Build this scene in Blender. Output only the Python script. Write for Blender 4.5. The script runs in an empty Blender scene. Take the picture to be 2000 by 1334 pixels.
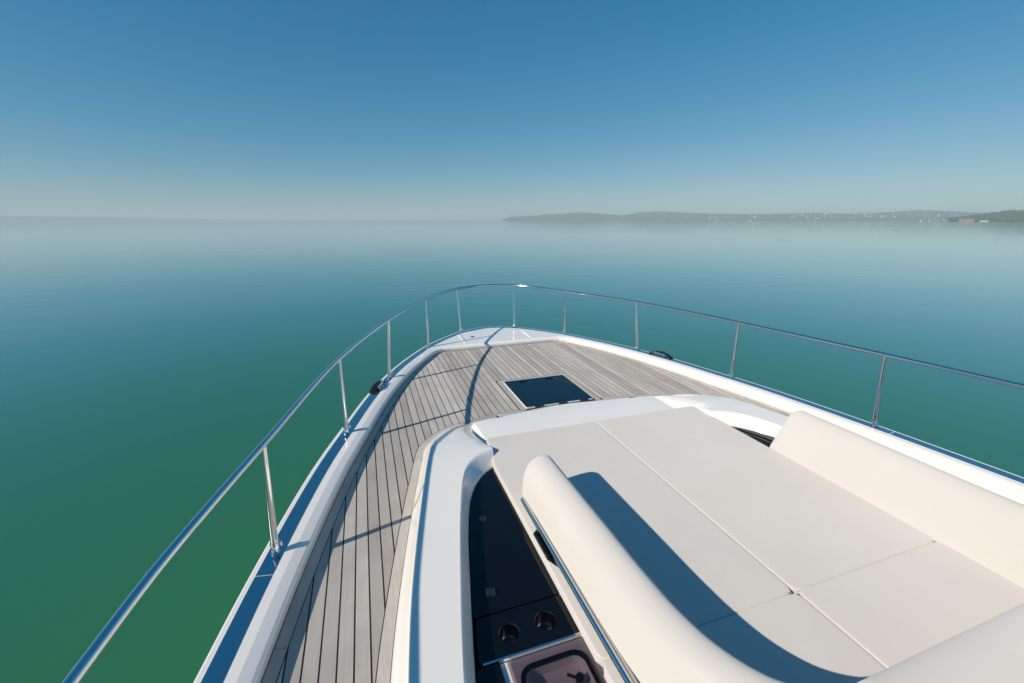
import bpy, math, random
import numpy as np
from mathutils import Vector, Matrix
from mathutils.geometry import tessellate_polygon

random.seed(7)
R = math.radians
scn = bpy.context.scene
COL = scn.collection

# ------------------------------------------------------------------ camera
cam_d = bpy.data.cameras.new('camera')
cam_d.sensor_width = 36.0
cam_d.lens = 15.12
cam_d.clip_start = 0.05
cam_d.clip_end = 90000.0
cam = bpy.data.objects.new('camera', cam_d)
COL.objects.link(cam)
cam.location = (0.0, 0.0, 1.72)
cam.rotation_euler = (R(90 - 15.661), 0.0, R(-18.742))
scn.camera = cam

# ------------------------------------------------------------------ sky, sun, exposure
SUN_AZ = 15.3      # shadows fall this many degrees forward of the starboard beam
SUN_EL = 32.4
sun_dir = Vector((-math.cos(R(SUN_AZ)) * math.cos(R(SUN_EL)), -math.sin(R(SUN_AZ)) * math.cos(R(SUN_EL)), math.sin(R(SUN_EL))))
world = bpy.data.worlds.new('World')
scn.world = world
world.use_nodes = True
wn = world.node_tree.nodes
wl = world.node_tree.links
wn.clear()
w_out = wn.new('ShaderNodeOutputWorld')
w_bg = wn.new('ShaderNodeBackground')
w_sky = wn.new('ShaderNodeTexSky')
w_sky.sky_type = 'NISHITA'
w_sky.sun_disc = False
w_sky.sun_elevation = R(SUN_EL)
w_sky.sun_rotation = math.atan2(sun_dir.x, sun_dir.y)
w_sky.altitude = 0.0
w_sky.air_density = 1.0
w_sky.dust_density = 0.0
w_sky.ozone_density = 2.0
w_scale = wn.new('ShaderNodeVectorMath'); w_scale.operation = 'SCALE'; w_scale.inputs['Scale'].default_value = 0.1
w_sep = wn.new('ShaderNodeSeparateXYZ')
w_com = wn.new('ShaderNodeCombineXYZ')
wl.new(w_sky.outputs[0], w_scale.inputs[0])
wl.new(w_scale.outputs[0], w_sep.inputs[0])
# photographic colour response of the clear sky: one curve per channel, the same in every direction
for ch, (ex, gain, knee) in enumerate(((2.2, 0.58, 0.42), (0.80, 0.56, 0.0), (0.62, 0.655, 0.0))):
    pw = wn.new('ShaderNodeMath'); pw.operation = 'POWER'; pw.inputs[1].default_value = ex
    mu = wn.new('ShaderNodeMath'); mu.operation = 'MULTIPLY'; mu.inputs[1].default_value = gain * 10.0
    wl.new(w_sep.outputs[ch], pw.inputs[0])
    if knee:
        sh = wn.new('ShaderNodeMath'); sh.operation = 'ADD'; sh.inputs[1].default_value = knee
        dv = wn.new('ShaderNodeMath'); dv.operation = 'DIVIDE'
        wl.new(pw.outputs[0], sh.inputs[0]); wl.new(pw.outputs[0], dv.inputs[0]); wl.new(sh.outputs[0], dv.inputs[1]); wl.new(dv.outputs[0], mu.inputs[0])
    else:
        wl.new(pw.outputs[0], mu.inputs[0])
    wl.new(mu.outputs[0], w_com.inputs[ch])
w_bg.inputs[1].default_value = 0.1
wl.new(w_com.outputs[0], w_bg.inputs[0])
wl.new(w_bg.outputs[0], w_out.inputs[0])

sun_d = bpy.data.lights.new('sun', 'SUN')
sun_d.energy = 4.5
sun_d.angle = R(0.55)
sun_d.color = (1.0, 0.88, 0.745)
sun = bpy.data.objects.new('sun', sun_d)
COL.objects.link(sun)
sun.rotation_euler = sun_dir.to_track_quat('Z', 'Y').to_euler()

scn.view_settings.view_transform = 'Standard'
scn.view_settings.look = 'None'
scn.view_settings.exposure = 0.0
scn.view_settings.gamma = 1.0
scn.view_settings.use_curve_mapping = False
scn.render.engine = 'CYCLES'
scn.cycles.max_bounces = 8
scn.cycles.volume_bounces = 1

# ------------------------------------------------------------------ materials
MATS = {}


def nt(name):
    m = bpy.data.materials.new(name)
    m.use_nodes = True
    MATS[name] = m
    n = m.node_tree.nodes
    return m, n, m.node_tree.links, n['Principled BSDF']


def simple(name, col, rough=0.5, metal=0.0, ior=1.5, coat=0.0, bump=None, var=None):
    """bump = (scale, strength, distance); var = (scale, amount) soft colour variation"""
    m, n, l, b = nt(name)
    b.inputs['Base Color'].default_value = (*col, 1)
    b.inputs['Roughness'].default_value = rough
    b.inputs['Metallic'].default_value = metal
    b.inputs['IOR'].default_value = ior
    if name == 'gelcoat':
        b.inputs['Diffuse Roughness'].default_value = 0.3
    if coat:
        b.inputs['Coat Weight'].default_value = coat
        b.inputs['Coat Roughness'].default_value = 0.05
    tc = n.new('ShaderNodeTexCoord')
    if bump:
        t = n.new('ShaderNodeTexNoise')
        t.inputs['Scale'].default_value = bump[0]
        t.inputs['Detail'].default_value = 4
        bp = n.new('ShaderNodeBump')
        bp.inputs['Strength'].default_value = bump[1]
        bp.inputs['Distance'].default_value = bump[2]
        l.new(tc.outputs['Object'], t.inputs['Vector'])
        l.new(t.outputs[0], bp.inputs['Height'])
        l.new(bp.outputs[0], b.inputs['Normal'])
    if var:
        t2 = n.new('ShaderNodeTexNoise')
        t2.inputs['Scale'].default_value = var[0]
        t2.inputs['Detail'].default_value = 5
        rmp = n.new('ShaderNodeMapRange')
        rmp.inputs[1].default_value = 0.3
        rmp.inputs[2].default_value = 0.7
        rmp.inputs[3].default_value = 1 - var[1]
        rmp.inputs[4].default_value = 1 + var[1]
        mx = n.new('ShaderNodeMix')
        mx.data_type = 'RGBA'
        mx.blend_type = 'MULTIPLY'
        mx.inputs[0].default_value = 1
        mx.inputs[6].default_value = (*col, 1)
        l.new(tc.outputs['Object'], t2.inputs['Vector'])
        l.new(t2.outputs[0], rmp.inputs[0])
        l.new(rmp.outputs[0], mx.inputs[7])
        l.new(mx.outputs[2], b.inputs['Base Color'])
    return m


simple('gelcoat', (0.90, 0.875, 0.825), 0.17, coat=0.4, var=(2.2, 0.015))
simple('steel', (0.74, 0.74, 0.73), 0.11, 1.0)
simple('cup_metal', (0.20, 0.20, 0.20), 0.22, 1.0)
simple('strip_steel', (0.56, 0.60, 0.63), 0.045, 1.0)
simple('black_glass', (0.004, 0.005, 0.007), 0.015, ior=1.5)
simple('hatch_glass', (0.004, 0.012, 0.022), 0.03, ior=1.52)
simple('black_plastic', (0.012, 0.013, 0.015), 0.28)
simple('gasket', (0.008, 0.008, 0.009), 0.5)
simple('caulk', (0.016, 0.014, 0.014), 0.65)
simple('dark_metal', (0.06, 0.06, 0.065), 0.35, 0.6)
simple('latch_grey', (0.022, 0.026, 0.034), 0.35)
simple('basin', (0.78, 0.77, 0.76), 0.3)
simple('satin_metal', (0.52, 0.50, 0.47), 0.38, 0.5)
simple('seam_dark', (0.10, 0.10, 0.10), 0.6)

MATS['black_glass'].node_tree.nodes['Principled BSDF'].inputs['Specular IOR Level'].default_value = 0.40
MATS['hatch_glass'].node_tree.nodes['Principled BSDF'].inputs['Specular IOR Level'].default_value = 0.5

# vinyl upholstery: tiny grain and soft unevenness
m, n, l, b = nt('vinyl')
b.inputs['Diffuse Roughness'].default_value = 0.5
b.inputs['Base Color'].default_value = (0.70, 0.665, 0.62, 1)
b.inputs['Roughness'].default_value = 0.55
b.inputs['Specular IOR Level'].default_value = 0.3
tc = n.new('ShaderNodeTexCoord')
g1 = n.new('ShaderNodeTexNoise'); g1.inputs['Scale'].default_value = 420; g1.inputs['Detail'].default_value = 3
g2 = n.new('ShaderNodeTexNoise'); g2.inputs['Scale'].default_value = 3.2; g2.inputs['Detail'].default_value = 4
g3 = n.new('ShaderNodeTexNoise'); g3.inputs['Scale'].default_value = 1.6; g3.inputs['Detail'].default_value = 5
for g in (g1, g2, g3):
    l.new(tc.outputs['Object'], g.inputs['Vector'])
b1 = n.new('ShaderNodeBump'); b1.inputs['Strength'].default_value = 0.12; b1.inputs['Distance'].default_value = 0.002
b2 = n.new('ShaderNodeBump'); b2.inputs['Strength'].default_value = 0.18; b2.inputs['Distance'].default_value = 0.03
l.new(g1.outputs[0], b1.inputs['Height'])
l.new(g2.outputs[0], b2.inputs['Height'])
l.new(b2.outputs[0], b1.inputs['Normal'])
l.new(b1.outputs[0], b.inputs['Normal'])
cr = n.new('ShaderNodeValToRGB')
cr.color_ramp.elements[0].position = 0.35; cr.color_ramp.elements[0].color = (0.635, 0.61, 0.57, 1)
cr.color_ramp.elements[1].position = 0.68; cr.color_ramp.elements[1].color = (0.662, 0.637, 0.597, 1)
l.new(g3.outputs[0], cr.inputs[0])
l.new(cr.outputs[0], b.inputs['Base Color'])

# weathered teak: each plank its own tone, grain along the plank, stains
m, n, l, b = nt('teak')
b.inputs['Diffuse Roughness'].default_value = 0.25
b.inputs['Roughness'].default_value = 0.75
b.inputs['Specular IOR Level'].default_value = 0.25
tc = n.new('ShaderNodeTexCoord')
oi = n.new('ShaderNodeObjectInfo')
mp = n.new('ShaderNodeMapping'); mp.inputs['Scale'].default_value = (70, 3.5, 40)
of = n.new('ShaderNodeVectorMath'); of.operation = 'SCALE'
cv = n.new('ShaderNodeCombineXYZ')
ad = n.new('ShaderNodeVectorMath'); ad.operation = 'ADD'
ml = n.new('ShaderNodeMath'); ml.operation = 'MULTIPLY'; ml.inputs[1].default_value = 37.0
l.new(oi.outputs['Random'], ml.inputs[0])
l.new(ml.outputs[0], cv.inputs[0]); l.new(ml.outputs[0], cv.inputs[1])
l.new(tc.outputs['Object'], ad.inputs[0]); l.new(cv.outputs[0], ad.inputs[1])
l.new(ad.outputs[0], mp.inputs['Vector'])
gr = n.new('ShaderNodeTexNoise'); gr.inputs['Scale'].default_value = 1.0; gr.inputs['Detail'].default_value = 6; gr.inputs['Roughness'].default_value = 0.65
l.new(mp.outputs[0], gr.inputs['Vector'])
st = n.new('ShaderNodeTexNoise'); st.inputs['Scale'].default_value = 2.3; st.inputs['Detail'].default_value = 7; st.inputs['Roughness'].default_value = 0.62
l.new(ad.outputs[0], st.inputs['Vector'])
base = n.new('ShaderNodeValToRGB')
e = base.color_ramp.elements
e[0].position = 0.0; e[0].color = (0.43, 0.40, 0.36, 1)
e[1].position = 1.0; e[1].color = (0.60, 0.557, 0.505, 1)
k = e.new(0.5); k.color = (0.52, 0.483, 0.437, 1)
l.new(oi.outputs['Random'], base.inputs[0])
gm = n.new('ShaderNodeMapRange'); gm.inputs[1].default_value = 0.25; gm.inputs[2].default_value = 0.75; gm.inputs[3].default_value = 0.90; gm.inputs[4].default_value = 1.08
l.new(gr.outputs[0], gm.inputs[0])
sm = n.new('ShaderNodeMapRange'); sm.inputs[1].default_value = 0.36; sm.inputs[2].default_value = 0.56; sm.inputs[3].default_value = 0.87; sm.inputs[4].default_value = 1.03
l.new(st.outputs[0], sm.inputs[0])
mm = n.new('ShaderNodeMath'); mm.operation = 'MULTIPLY'
l.new(gm.outputs[0], mm.inputs[0]); l.new(sm.outputs[0], mm.inputs[1])
mx = n.new('ShaderNodeMix'); mx.data_type = 'RGBA'; mx.blend_type = 'MULTIPLY'; mx.inputs[0].default_value = 1
l.new(base.outputs[0], mx.inputs[6]); l.new(mm.outputs[0], mx.inputs[7])
l.new(mx.outputs[2], b.inputs['Base Color'])
bp = n.new('ShaderNodeBump'); bp.inputs['Strength'].default_value = 0.35; bp.inputs['Distance'].default_value = 0.0015
l.new(gr.outputs[0], bp.inputs['Height']); l.new(bp.outputs[0], b.inputs['Normal'])

# tinted acrylic lid: lets coloured light through, reflects a little
m, n, l, b = nt('tinted_acrylic')
n.remove(b)
outn = n['Material Output']
tr = n.new('ShaderNodeBsdfTransparent'); tr.inputs[0].default_value = (0.63, 0.59, 0.615, 1)
gl = n.new('ShaderNodeBsdfGlossy'); gl.inputs['Roughness'].default_value = 0.02
fr = n.new('ShaderNodeFresnel'); fr.inputs[0].default_value = 1.49
ms = n.new('ShaderNodeMixShader')
ge = n.new('ShaderNodeNewGeometry')
iv = n.new('ShaderNodeMath'); iv.operation = 'SUBTRACT'; iv.inputs[0].default_value = 1.0
mf = n.new('ShaderNodeMath'); mf.operation = 'MULTIPLY'
l.new(ge.outputs['Backfacing'], iv.inputs[1]); l.new(fr.outputs[0], mf.inputs[0]); l.new(iv.outputs[0], mf.inputs[1])
l.new(mf.outputs[0], ms.inputs[0]); l.new(tr.outputs[0], ms.inputs[1]); l.new(gl.outputs[0], ms.inputs[2]); l.new(ms.outputs[0], outn.inputs[0])

# lake water: green body colour, mirror-like skin, faint ripples in patches
m, n, l, b = nt('lake_water')
b.inputs['Base Color'].default_value = (0.032, 0.170, 0.064, 1)
b.inputs['Diffuse Roughness'].default_value = 0.15
b.inputs['Roughness'].default_value = 0.06
b.inputs['IOR'].default_value = 1.5
b.inputs['Coat Weight'].default_value = 0.9
b.inputs['Coat IOR'].default_value = 1.4
b.inputs['Coat Roughness'].default_value = 0.07
tc = n.new('ShaderNodeTexCoord')
mp1 = n.new('ShaderNodeMapping'); mp1.inputs['Rotation'].default_value = (0, 0, R(14)); mp1.inputs['Scale'].default_value = (0.16, 0.95, 1)
w1 = n.new('ShaderNodeTexNoise'); w1.inputs['Scale'].default_value = 1.0; w1.inputs['Detail'].default_value = 3
mp2 = n.new('ShaderNodeMapping'); mp2.inputs['Rotation'].default_value = (0, 0, R(8)); mp2.inputs['Scale'].default_value = (0.02, 0.09, 1)
w2 = n.new('ShaderNodeTexNoise'); w2.inputs['Scale'].default_value = 1.0; w2.inputs['Detail'].default_value = 2
pm = n.new('ShaderNodeTexNoise'); pm.inputs['Scale'].default_value = 0.035; pm.inputs['Detail'].default_value = 3
pr = n.new('ShaderNodeMapRange'); pr.inputs[1].default_value = 0.42; pr.inputs[2].default_value = 0.66; pr.inputs[3].default_value = 0.12; pr.inputs[4].default_value = 1.0
for mpx, wx in ((mp1, w1), (mp2, w2)):
    l.new(tc.outputs['Object'], mpx.inputs['Vector']); l.new(mpx.outputs[0], wx.inputs['Vector'])
l.new(tc.outputs['Object'], pm.inputs['Vector']); l.new(pm.outputs[0], pr.inputs[0])
hm = n.new('ShaderNodeMath'); hm.operation = 'MULTIPLY'
l.new(w1.outputs[0], hm.inputs[0]); l.new(pr.outputs[0], hm.inputs[1])
bw1 = n.new('ShaderNodeBump'); bw1.inputs['Strength'].default_value = 1.0; bw1.inputs['Distance'].default_value = 0.022
bw2 = n.new('ShaderNodeBump'); bw2.inputs['Strength'].default_value = 0.5; bw2.inputs['Distance'].default_value = 0.03
l.new(hm.outputs[0], bw1.inputs['Height']); l.new(w2.outputs[0], bw2.inputs['Height'])
l.new(bw2.outputs[0], bw1.inputs['Normal']); l.new(bw1.outputs[0], b.inputs['Normal']); l.new(bw1.outputs[0], b.inputs['Coat Normal'])

# wooded hills
def hill_mat(name, c0, c1, sc):
    m, n, l, b = nt(name)
    b.inputs['Roughness'].default_value = 0.9
    b.inputs['Specular IOR Level'].default_value = 0.1
    tc = n.new('ShaderNodeTexCoord')
    t = n.new('ShaderNodeTexNoise'); t.inputs['Scale'].default_value = sc; t.inputs['Detail'].default_value = 8; t.inputs['Roughness'].default_value = 0.65
    r = n.new('ShaderNodeValToRGB')
    r.color_ramp.elements[0].position = 0.35; r.color_ramp.elements[0].color = (*c0, 1)
    r.color_ramp.elements[1].position = 0.7; r.color_ramp.elements[1].color = (*c1, 1)
    l.new(tc.outputs['Object'], t.inputs['Vector']); l.new(t.outputs[0], r.inputs[0]); l.new(r.outputs[0], b.inputs['Base Color'])

hill_mat('far_wood', (0.025, 0.045, 0.04), (0.065, 0.09, 0.075), 0.004)
hill_mat('near_wood', (0.025, 0.05, 0.022), (0.075, 0.105, 0.045), 0.02)
hill_mat('foliage', (0.03, 0.06, 0.02), (0.08, 0.12, 0.04), 0.08)
simple('house_white', (0.46, 0.44, 0.41), 0.8)
simple('house_cream', (0.38, 0.31, 0.26), 0.8)
simple('roof_tile', (0.34, 0.15, 0.09), 0.8)
simple('brick_orange', (0.40, 0.21, 0.14), 0.8, var=(0.05, 0.1))
simple('window_dark', (0.03, 0.035, 0.04), 0.2)
simple('sail_white', (0.80, 0.80, 0.78), 0.7)
simple('boat_white', (0.80, 0.80, 0.78), 0.4)


# ------------------------------------------------------------------ mesh helpers
def link(name, verts, faces, mat, parent=None, smooth=True, angle=35, mats=None, fm=None):
    me = bpy.data.meshes.new(name)
    me.from_pydata([tuple(map(float, v)) for v in verts], [], [tuple(map(int, f)) for f in faces])
    me.validate()
    for mt in (mats or [mat]):
        me.materials.append(MATS[mt])
    if fm:
        for p, i in zip(me.polygons, fm):
            p.material_index = i
    if smooth:
        me.shade_smooth()
        me.set_sharp_from_angle(angle=R(angle))
    o = bpy.data.objects.new(name, me)
    COL.objects.link(o)
    if parent:
        o.parent = parent
    return o


class MB:
    def __init__(self):
        self.v = []
        self.f = []

    def add(self, verts, faces):
        k = len(self.v)
        self.v += [tuple(map(float, p)) for p in verts]
        self.f += [tuple(i + k for i in f) for f in faces]
        return self

    def loft(self, loops, closed=False, cap0=False, cap1=False):
        n_ = len(loops[0])
        vs = [p for lp in loops for p in lp]
        fs = []
        for a in range(len(loops) - 1):
            for i in range(n_ if closed else n_ - 1):
                j = (i + 1) % n_
                fs.append((a * n_ + i, a * n_ + j, (a + 1) * n_ + j, (a + 1) * n_ + i))
        if cap0:
            fs.append(tuple(range(n_ - 1, -1, -1)))
        if cap1:
            fs.append(tuple(range((len(loops) - 1) * n_, len(loops) * n_)))
        return self.add(vs, fs)

    def box(self, x0, x1, y0, y1, z0, z1):
        v = [(x0, y0, z0), (x1, y0, z0), (x1, y1, z0), (x0, y1, z0), (x0, y0, z1), (x1, y0, z1), (x1, y1, z1), (x0, y1, z1)]
        return self.add(v, [(0, 3, 2, 1), (4, 5, 6, 7), (0, 1, 5, 4), (1, 2, 6, 5), (2, 3, 7, 6), (3, 0, 4, 7)])

    def tube(self, pts, rad, seg=14, cap=True):
        pts = [Vector(p) for p in pts]
        rads = rad if isinstance(rad, (list, tuple)) else [rad] * len(pts)
        loops = []
        ref = None
        for i, p in enumerate(pts):
            t = (pts[min(i + 1, len(pts) - 1)] - pts[max(i - 1, 0)]).normalized()
            if ref is None:
                ref = Vector((0, 0, 1)) if abs(t.z) < 0.9 else Vector((1, 0, 0))
            u = (ref - t * ref.dot(t)).normalized()
            w = t.cross(u)
            ref = u
            loops.append([tuple(p + (u * math.cos(a) + w * math.sin(a)) * rads[i]) for a in [2 * math.pi * k / seg for k in range(seg)]])
        return self.loft(loops, closed=True, cap0=cap, cap1=cap)

    def prism(self, poly, z0, z1, holes=()):
        """vertical-sided slab from a plan outline (list of (x,y)), with optional holes"""
        rings = [list(poly)] + [list(h) for h in holes]
        tri = tessellate_polygon([[Vector((x, y, 0)) for x, y in r] for r in rings])
        flat = [p for r in rings for p in r]
        nn = len(flat)
        vs = [(x, y, z1) for x, y in flat] + [(x, y, z0) for x, y in flat]
        fs = []
        for t in tri:
            a, b_, c = [flat[i] for i in t]
            area = (b_[0] - a[0]) * (c[1] - a[1]) - (b_[1] - a[1]) * (c[0] - a[0])
            t = tuple(t) if area > 0 else tuple(reversed(t))
            fs.append(t)
            fs.append(tuple(i + nn for i in reversed(t)))
        k = 0
        for r in rings:
            m_ = len(r)
            for i in range(m_):
                j = (i + 1) % m_
                fs.append((k + i, k + j, nn + k + j, nn + k + i))
            k += m_
        return self.add(vs, fs)

    def build(self, name, mat, parent=None, smooth=True, angle=35):
        o = link(name, self.v, self.f, mat, parent, smooth, angle)
        return o


def fix_normals(o):
    import bmesh
    bm = bmesh.new()
    bm.from_mesh(o.data)
    bmesh.ops.recalc_face_normals(bm, faces=bm.faces)
    bm.to_mesh(o.data)
    bm.free()
    return o


def catmull(P, n_):
    """resample a smooth curve through 2-D or 3-D points P to n_ points equally spaced along it"""
    P = [np.array(p, float) for p in P]
    Q = [2 * P[0] - P[1]] + P + [2 * P[-1] - P[-2]]
    out = []
    for i in range(1, len(Q) - 2):
        p0, p1, p2, p3 = Q[i - 1:i + 3]
        t0 = 0.0
        t1 = t0 + max(np.linalg.norm(p1 - p0), 1e-6) ** 0.5
        t2 = t1 + max(np.linalg.norm(p2 - p1), 1e-6) ** 0.5
        t3 = t2 + max(np.linalg.norm(p3 - p2), 1e-6) ** 0.5
        for t in np.linspace(t1, t2, 24, endpoint=False):
            a1 = (t1 - t) / (t1 - t0) * p0 + (t - t0) / (t1 - t0) * p1
            a2 = (t2 - t) / (t2 - t1) * p1 + (t - t1) / (t2 - t1) * p2
            a3 = (t3 - t) / (t3 - t2) * p2 + (t - t2) / (t3 - t2) * p3
            b1_ = (t2 - t) / (t2 - t0) * a1 + (t - t0) / (t2 - t0) * a2
            b2_ = (t3 - t) / (t3 - t1) * a2 + (t - t1) / (t3 - t1) * a3
            out.append((t2 - t) / (t2 - t1) * b1_ + (t - t1) / (t2 - t1) * b2_)
    out.append(P[-1])
    return resample(np.array(out), n_)


def resample(A, n_):
    A = np.array(A, float)
    s = np.concatenate([[0], np.cumsum(np.linalg.norm(np.diff(A, axis=0), axis=1))])
    q = np.linspace(0, s[-1], n_)
    return np.stack([np.interp(q, s, A[:, i]) for i in range(A.shape[1])], 1)


def offset2(A, d):
    """offset a plan curve to its right-hand side when walked from port aft round the bow to starboard aft (= inboard)"""
    T = np.gradient(A, axis=0)
    T /= np.linalg.norm(T, axis=1)[:, None]
    N = np.stack([T[:, 1], -T[:, 0]], 1)
    return A + N * d


def tag(o, label=None, cat=None, group=None, kind=None):
    if label:
        o['label'] = label
    if cat:
        o['category'] = cat
    if group:
        o['group'] = group
    if kind:
        o['kind'] = kind
    return o


def empty(name, loc=(0, 0, 0)):
    o = bpy.data.objects.new(name, None)
    o.empty_display_size = 0.2
    o.location = loc
    COL.objects.link(o)
    return o


WATER_Z = -1.9

# ------------------------------------------------------------------ lake
S = 32000.0
water = link('lake_water', [(-S, -S, WATER_Z), (S, -S, WATER_Z), (S, S, WATER_Z), (-S, S, WATER_Z)], [(0, 1, 2, 3)], 'lake_water', smooth=False)
tag(water, kind='structure')


# ------------------------------------------------------------------ far shores
def noise1(x, seed=0):
    v = 0.0
    for k_, a in ((1.0, 0.5), (2.3, 0.28), (5.1, 0.15), (11.7, 0.07)):
        v += a * math.sin(x * k_ + seed * 1.7 + k_ * 2.1)
    return v


def polar(bear, dist):
    return dist * math.sin(R(bear)), dist * math.cos(R(bear))


def make_hill(name, prof, d0, d1, mat, rough=0.06, bell=0.55, nb=260, nr=12, seed=1):
    """ridge seen from the lake: prof = [(bearing deg, crest height m)], shore at d0, far foot at d1"""
    bs = np.linspace(prof[0][0], prof[-1][0], nb)
    hs = np.interp(bs, [p[0] for p in prof], [p[1] for p in prof])
    kern = np.ones(5) / 5
    hs = np.convolve(np.pad(hs, 2, mode='edge'), kern, 'valid')

    def height(bear, t):
        h = float(np.interp(bear, bs, hs))
        prof_t = math.sin(math.pi * min(t / (2 * bell), 1.0)) if t < bell else math.cos(math.pi * 0.5 * (t - bell) / (1 - bell))
        shp = max(prof_t, 0) ** 0.8
        return h * shp * (1 + rough * noise1(bear * 9 + t * 13, seed)) + 0.4 * shp
    vs, fs = [], []
    for i, b_ in enumerate(bs):
        for j in range(nr):
            t = j / (nr - 1)
            dd = d0 + (d1 - d0) * t + 60 * noise1(b_ * 3, seed + 3) * (1 - t)
            x, y = polar(b_, dd)
            vs.append((x, y, WATER_Z - 0.3 + height(b_, t)))
    for i in range(nb - 1):
        for j in range(nr - 1):
            a = i * nr + j
            fs.append((a, a + 1, a + nr + 1, a + nr))
    o = fix_normals(link(name, vs, fs, mat, angle=60))
    tag(o, kind='structure')
    return height


def crest(px_list, D):
    """(offset from the camera axis in degrees, crest angle in degrees) -> heights"""
    return [(b_, D * math.tan(R(a))) for b_, a in px_list]


far_prof = [(17.4, 0.03), (18.0, 0.35), (18.3, 0.55), (21.7, 0.66), (22.5, 0.82), (24.3, 0.85), (25.9, 0.97), (27.2, 1.05), (29.5, 0.94), (30.8, 0.79), (33.2, 0.68),
            (34.1, 0.98), (35.5, 1.11), (36.9, 1.12), (38.9, 1.05), (39.9, 0.93), (43.4, 0.83), (48.1, 0.73), (49.1, 0.78), (52.0, 0.82), (53.5, 0.83), (54.2, 0.75),
            (57.2, 0.74), (59.1, 0.87), (60.9, 1.0), (63.0, 0.88), (64.7, 0.73), (65.7, 0.68), (67.7, 0.6), (74, 0.5), (80, 0.1)]
FAR_D0, FAR_D1 = 6300.0, 8800.0
far_h = make_hill('hill', crest(far_prof, 7680), FAR_D0, FAR_D1, 'far_wood', seed=2)
left_prof = [(-60, 0.45), (-38, 0.5), (-30.2, 0.46), (-27, 0.40), (-23.5, 0.34), (-20, 0.24), (-15.8, 0.15), (-12, 0.09), (-5, 0.07), (5, 0.08), (12, 0.07), (17.6, 0.12), (18.2, 0.02)]
make_hill('hill', crest(left_prof, 12000), 11000, 13500, 'far_wood', seed=5)
head_prof = [(62.4, 0.02), (63.0, 0.10), (64.0, 0.22), (65.0, 0.40), (65.8, 0.58), (66.6, 0.70), (67.6, 0.78), (70, 0.85), (76, 0.9), (84, 0.5), (88, 0.05)]
HEAD_D0, HEAD_D1 = 3000.0, 4200.0
head_h = make_hill('headland_hill', crest(head_prof, 3600), HEAD_D0, HEAD_D1, 'near_wood', rough=0.10, seed=8)


def house_mesh(name, w, d, h, roof, wall_mat, roof_mat):
    v = [(-w, -d, -8), (w, -d, -8), (w, d, -8), (-w, d, -8), (-w, -d, h), (w, -d, h), (w, d, h), (-w, d, h), (-w, 0, h + roof), (w, 0, h + roof)]
    f = [(0, 1, 5, 4), (2, 3, 7, 6), (1, 2, 6, 9, 5), (3, 0, 4, 8, 7), (4, 5, 9, 8), (6, 7, 8, 9)]
    o = link(name, v, f, wall_mat, smooth=False, mats=[wall_mat, roof_mat], fm=[0, 0, 0, 0, 1, 1])
    return o


protos = []
for w_, d_, h_, r_, wm, rm in ((9, 6, 8, 5, 'house_white', 'roof_tile'), (13, 7, 13, 4, 'house_white', 'house_cream'), (8, 6, 7, 5, 'house_cream', 'roof_tile'),
                               (17, 8, 20, 2, 'house_white', 'house_white'), (11, 7, 10, 5, 'house_cream', 'house_white')):
    protos.append((w_, d_, h_, r_, wm, rm))
rng = random.Random(11)
meshes = []
bands = [(35.0, 39.5, 12, 0.06, 0.30, 'under the first round hill top'), (39.5, 47.5, 36, 0.04, 0.34, 'in the densest part of the town'), (47.5, 53.5, 20, 0.04, 0.32, 'under the low middle ridge'),
         (53.5, 60.0, 32, 0.10, 0.28, 'on the slope below the highest hill'), (60.0, 63.5, 9, 0.05, 0.26, 'near the boathouse end of the town'), (30.2, 32.5, 4, 0.03, 0.07, 'in the dip between the two hills')]
kinds = ['tiny white house with tiled roof', 'tiny wide white block of flats', 'tiny cream house with tiled roof', 'tiny tall flat-roofed white block', 'tiny cream house with pale roof']
n_house = 0
for b0, b1, cnt, t0, t1, where in bands:
    for _ in range(cnt):
        be = rng.uniform(b0, b1)
        t = rng.uniform(t0, t1)
        ki = rng.choice([0, 0, 1, 1, 2, 2, 3, 4])
        w_, d_, h_, r_, wm, rm = protos[ki]
        if len(meshes) <= ki or meshes[ki] is None:
            while len(meshes) <= ki:
                meshes.append(None)
            o = house_mesh('hillside_house', w_, d_, h_, r_, wm, rm)
            meshes[ki] = o.data
        else:
            o = bpy.data.objects.new('hillside_house', meshes[ki])
            COL.objects.link(o)
        x, y = polar(be, FAR_D0 + (FAR_D1 - FAR_D0) * t)
        o.location = (x, y, WATER_Z - 0.3 + far_h(be, t))
        o.rotation_euler = (0, 0, R(-be + rng.uniform(-25, 25)))
        s = rng.uniform(0.5, 0.9)
        o.scale = (s, s, s)
        tag(o, kinds[ki] + ' ' + where, 'house', 'houses scattered over the far hillside')
        n_house += 1

# ---- one tall white block standing out above the town waterfront
tw = empty('apartment_tower')
tx, ty = polar(42.6, 6380)
tw.location = (tx, ty, WATER_Z)
tw.rotation_euler = (0, 0, R(-42.6))
MB().box(-11, 11, -8, 8, 0, 58).build('wall', 'house_white', tw, smooth=False)
MB().box(-6, 6, -5, 5, 58, 63).build('roof', 'house_white', tw, smooth=False)
for fl in range(7):
    MB().box(-9.5, 9.5, -8.3, -7.9, 5 + fl * 7.4, 7.6 + fl * 7.4).build('window', 'window_dark', tw, smooth=False)
tag(tw, 'tall narrow white block standing above the far waterfront town', 'building')

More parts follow.
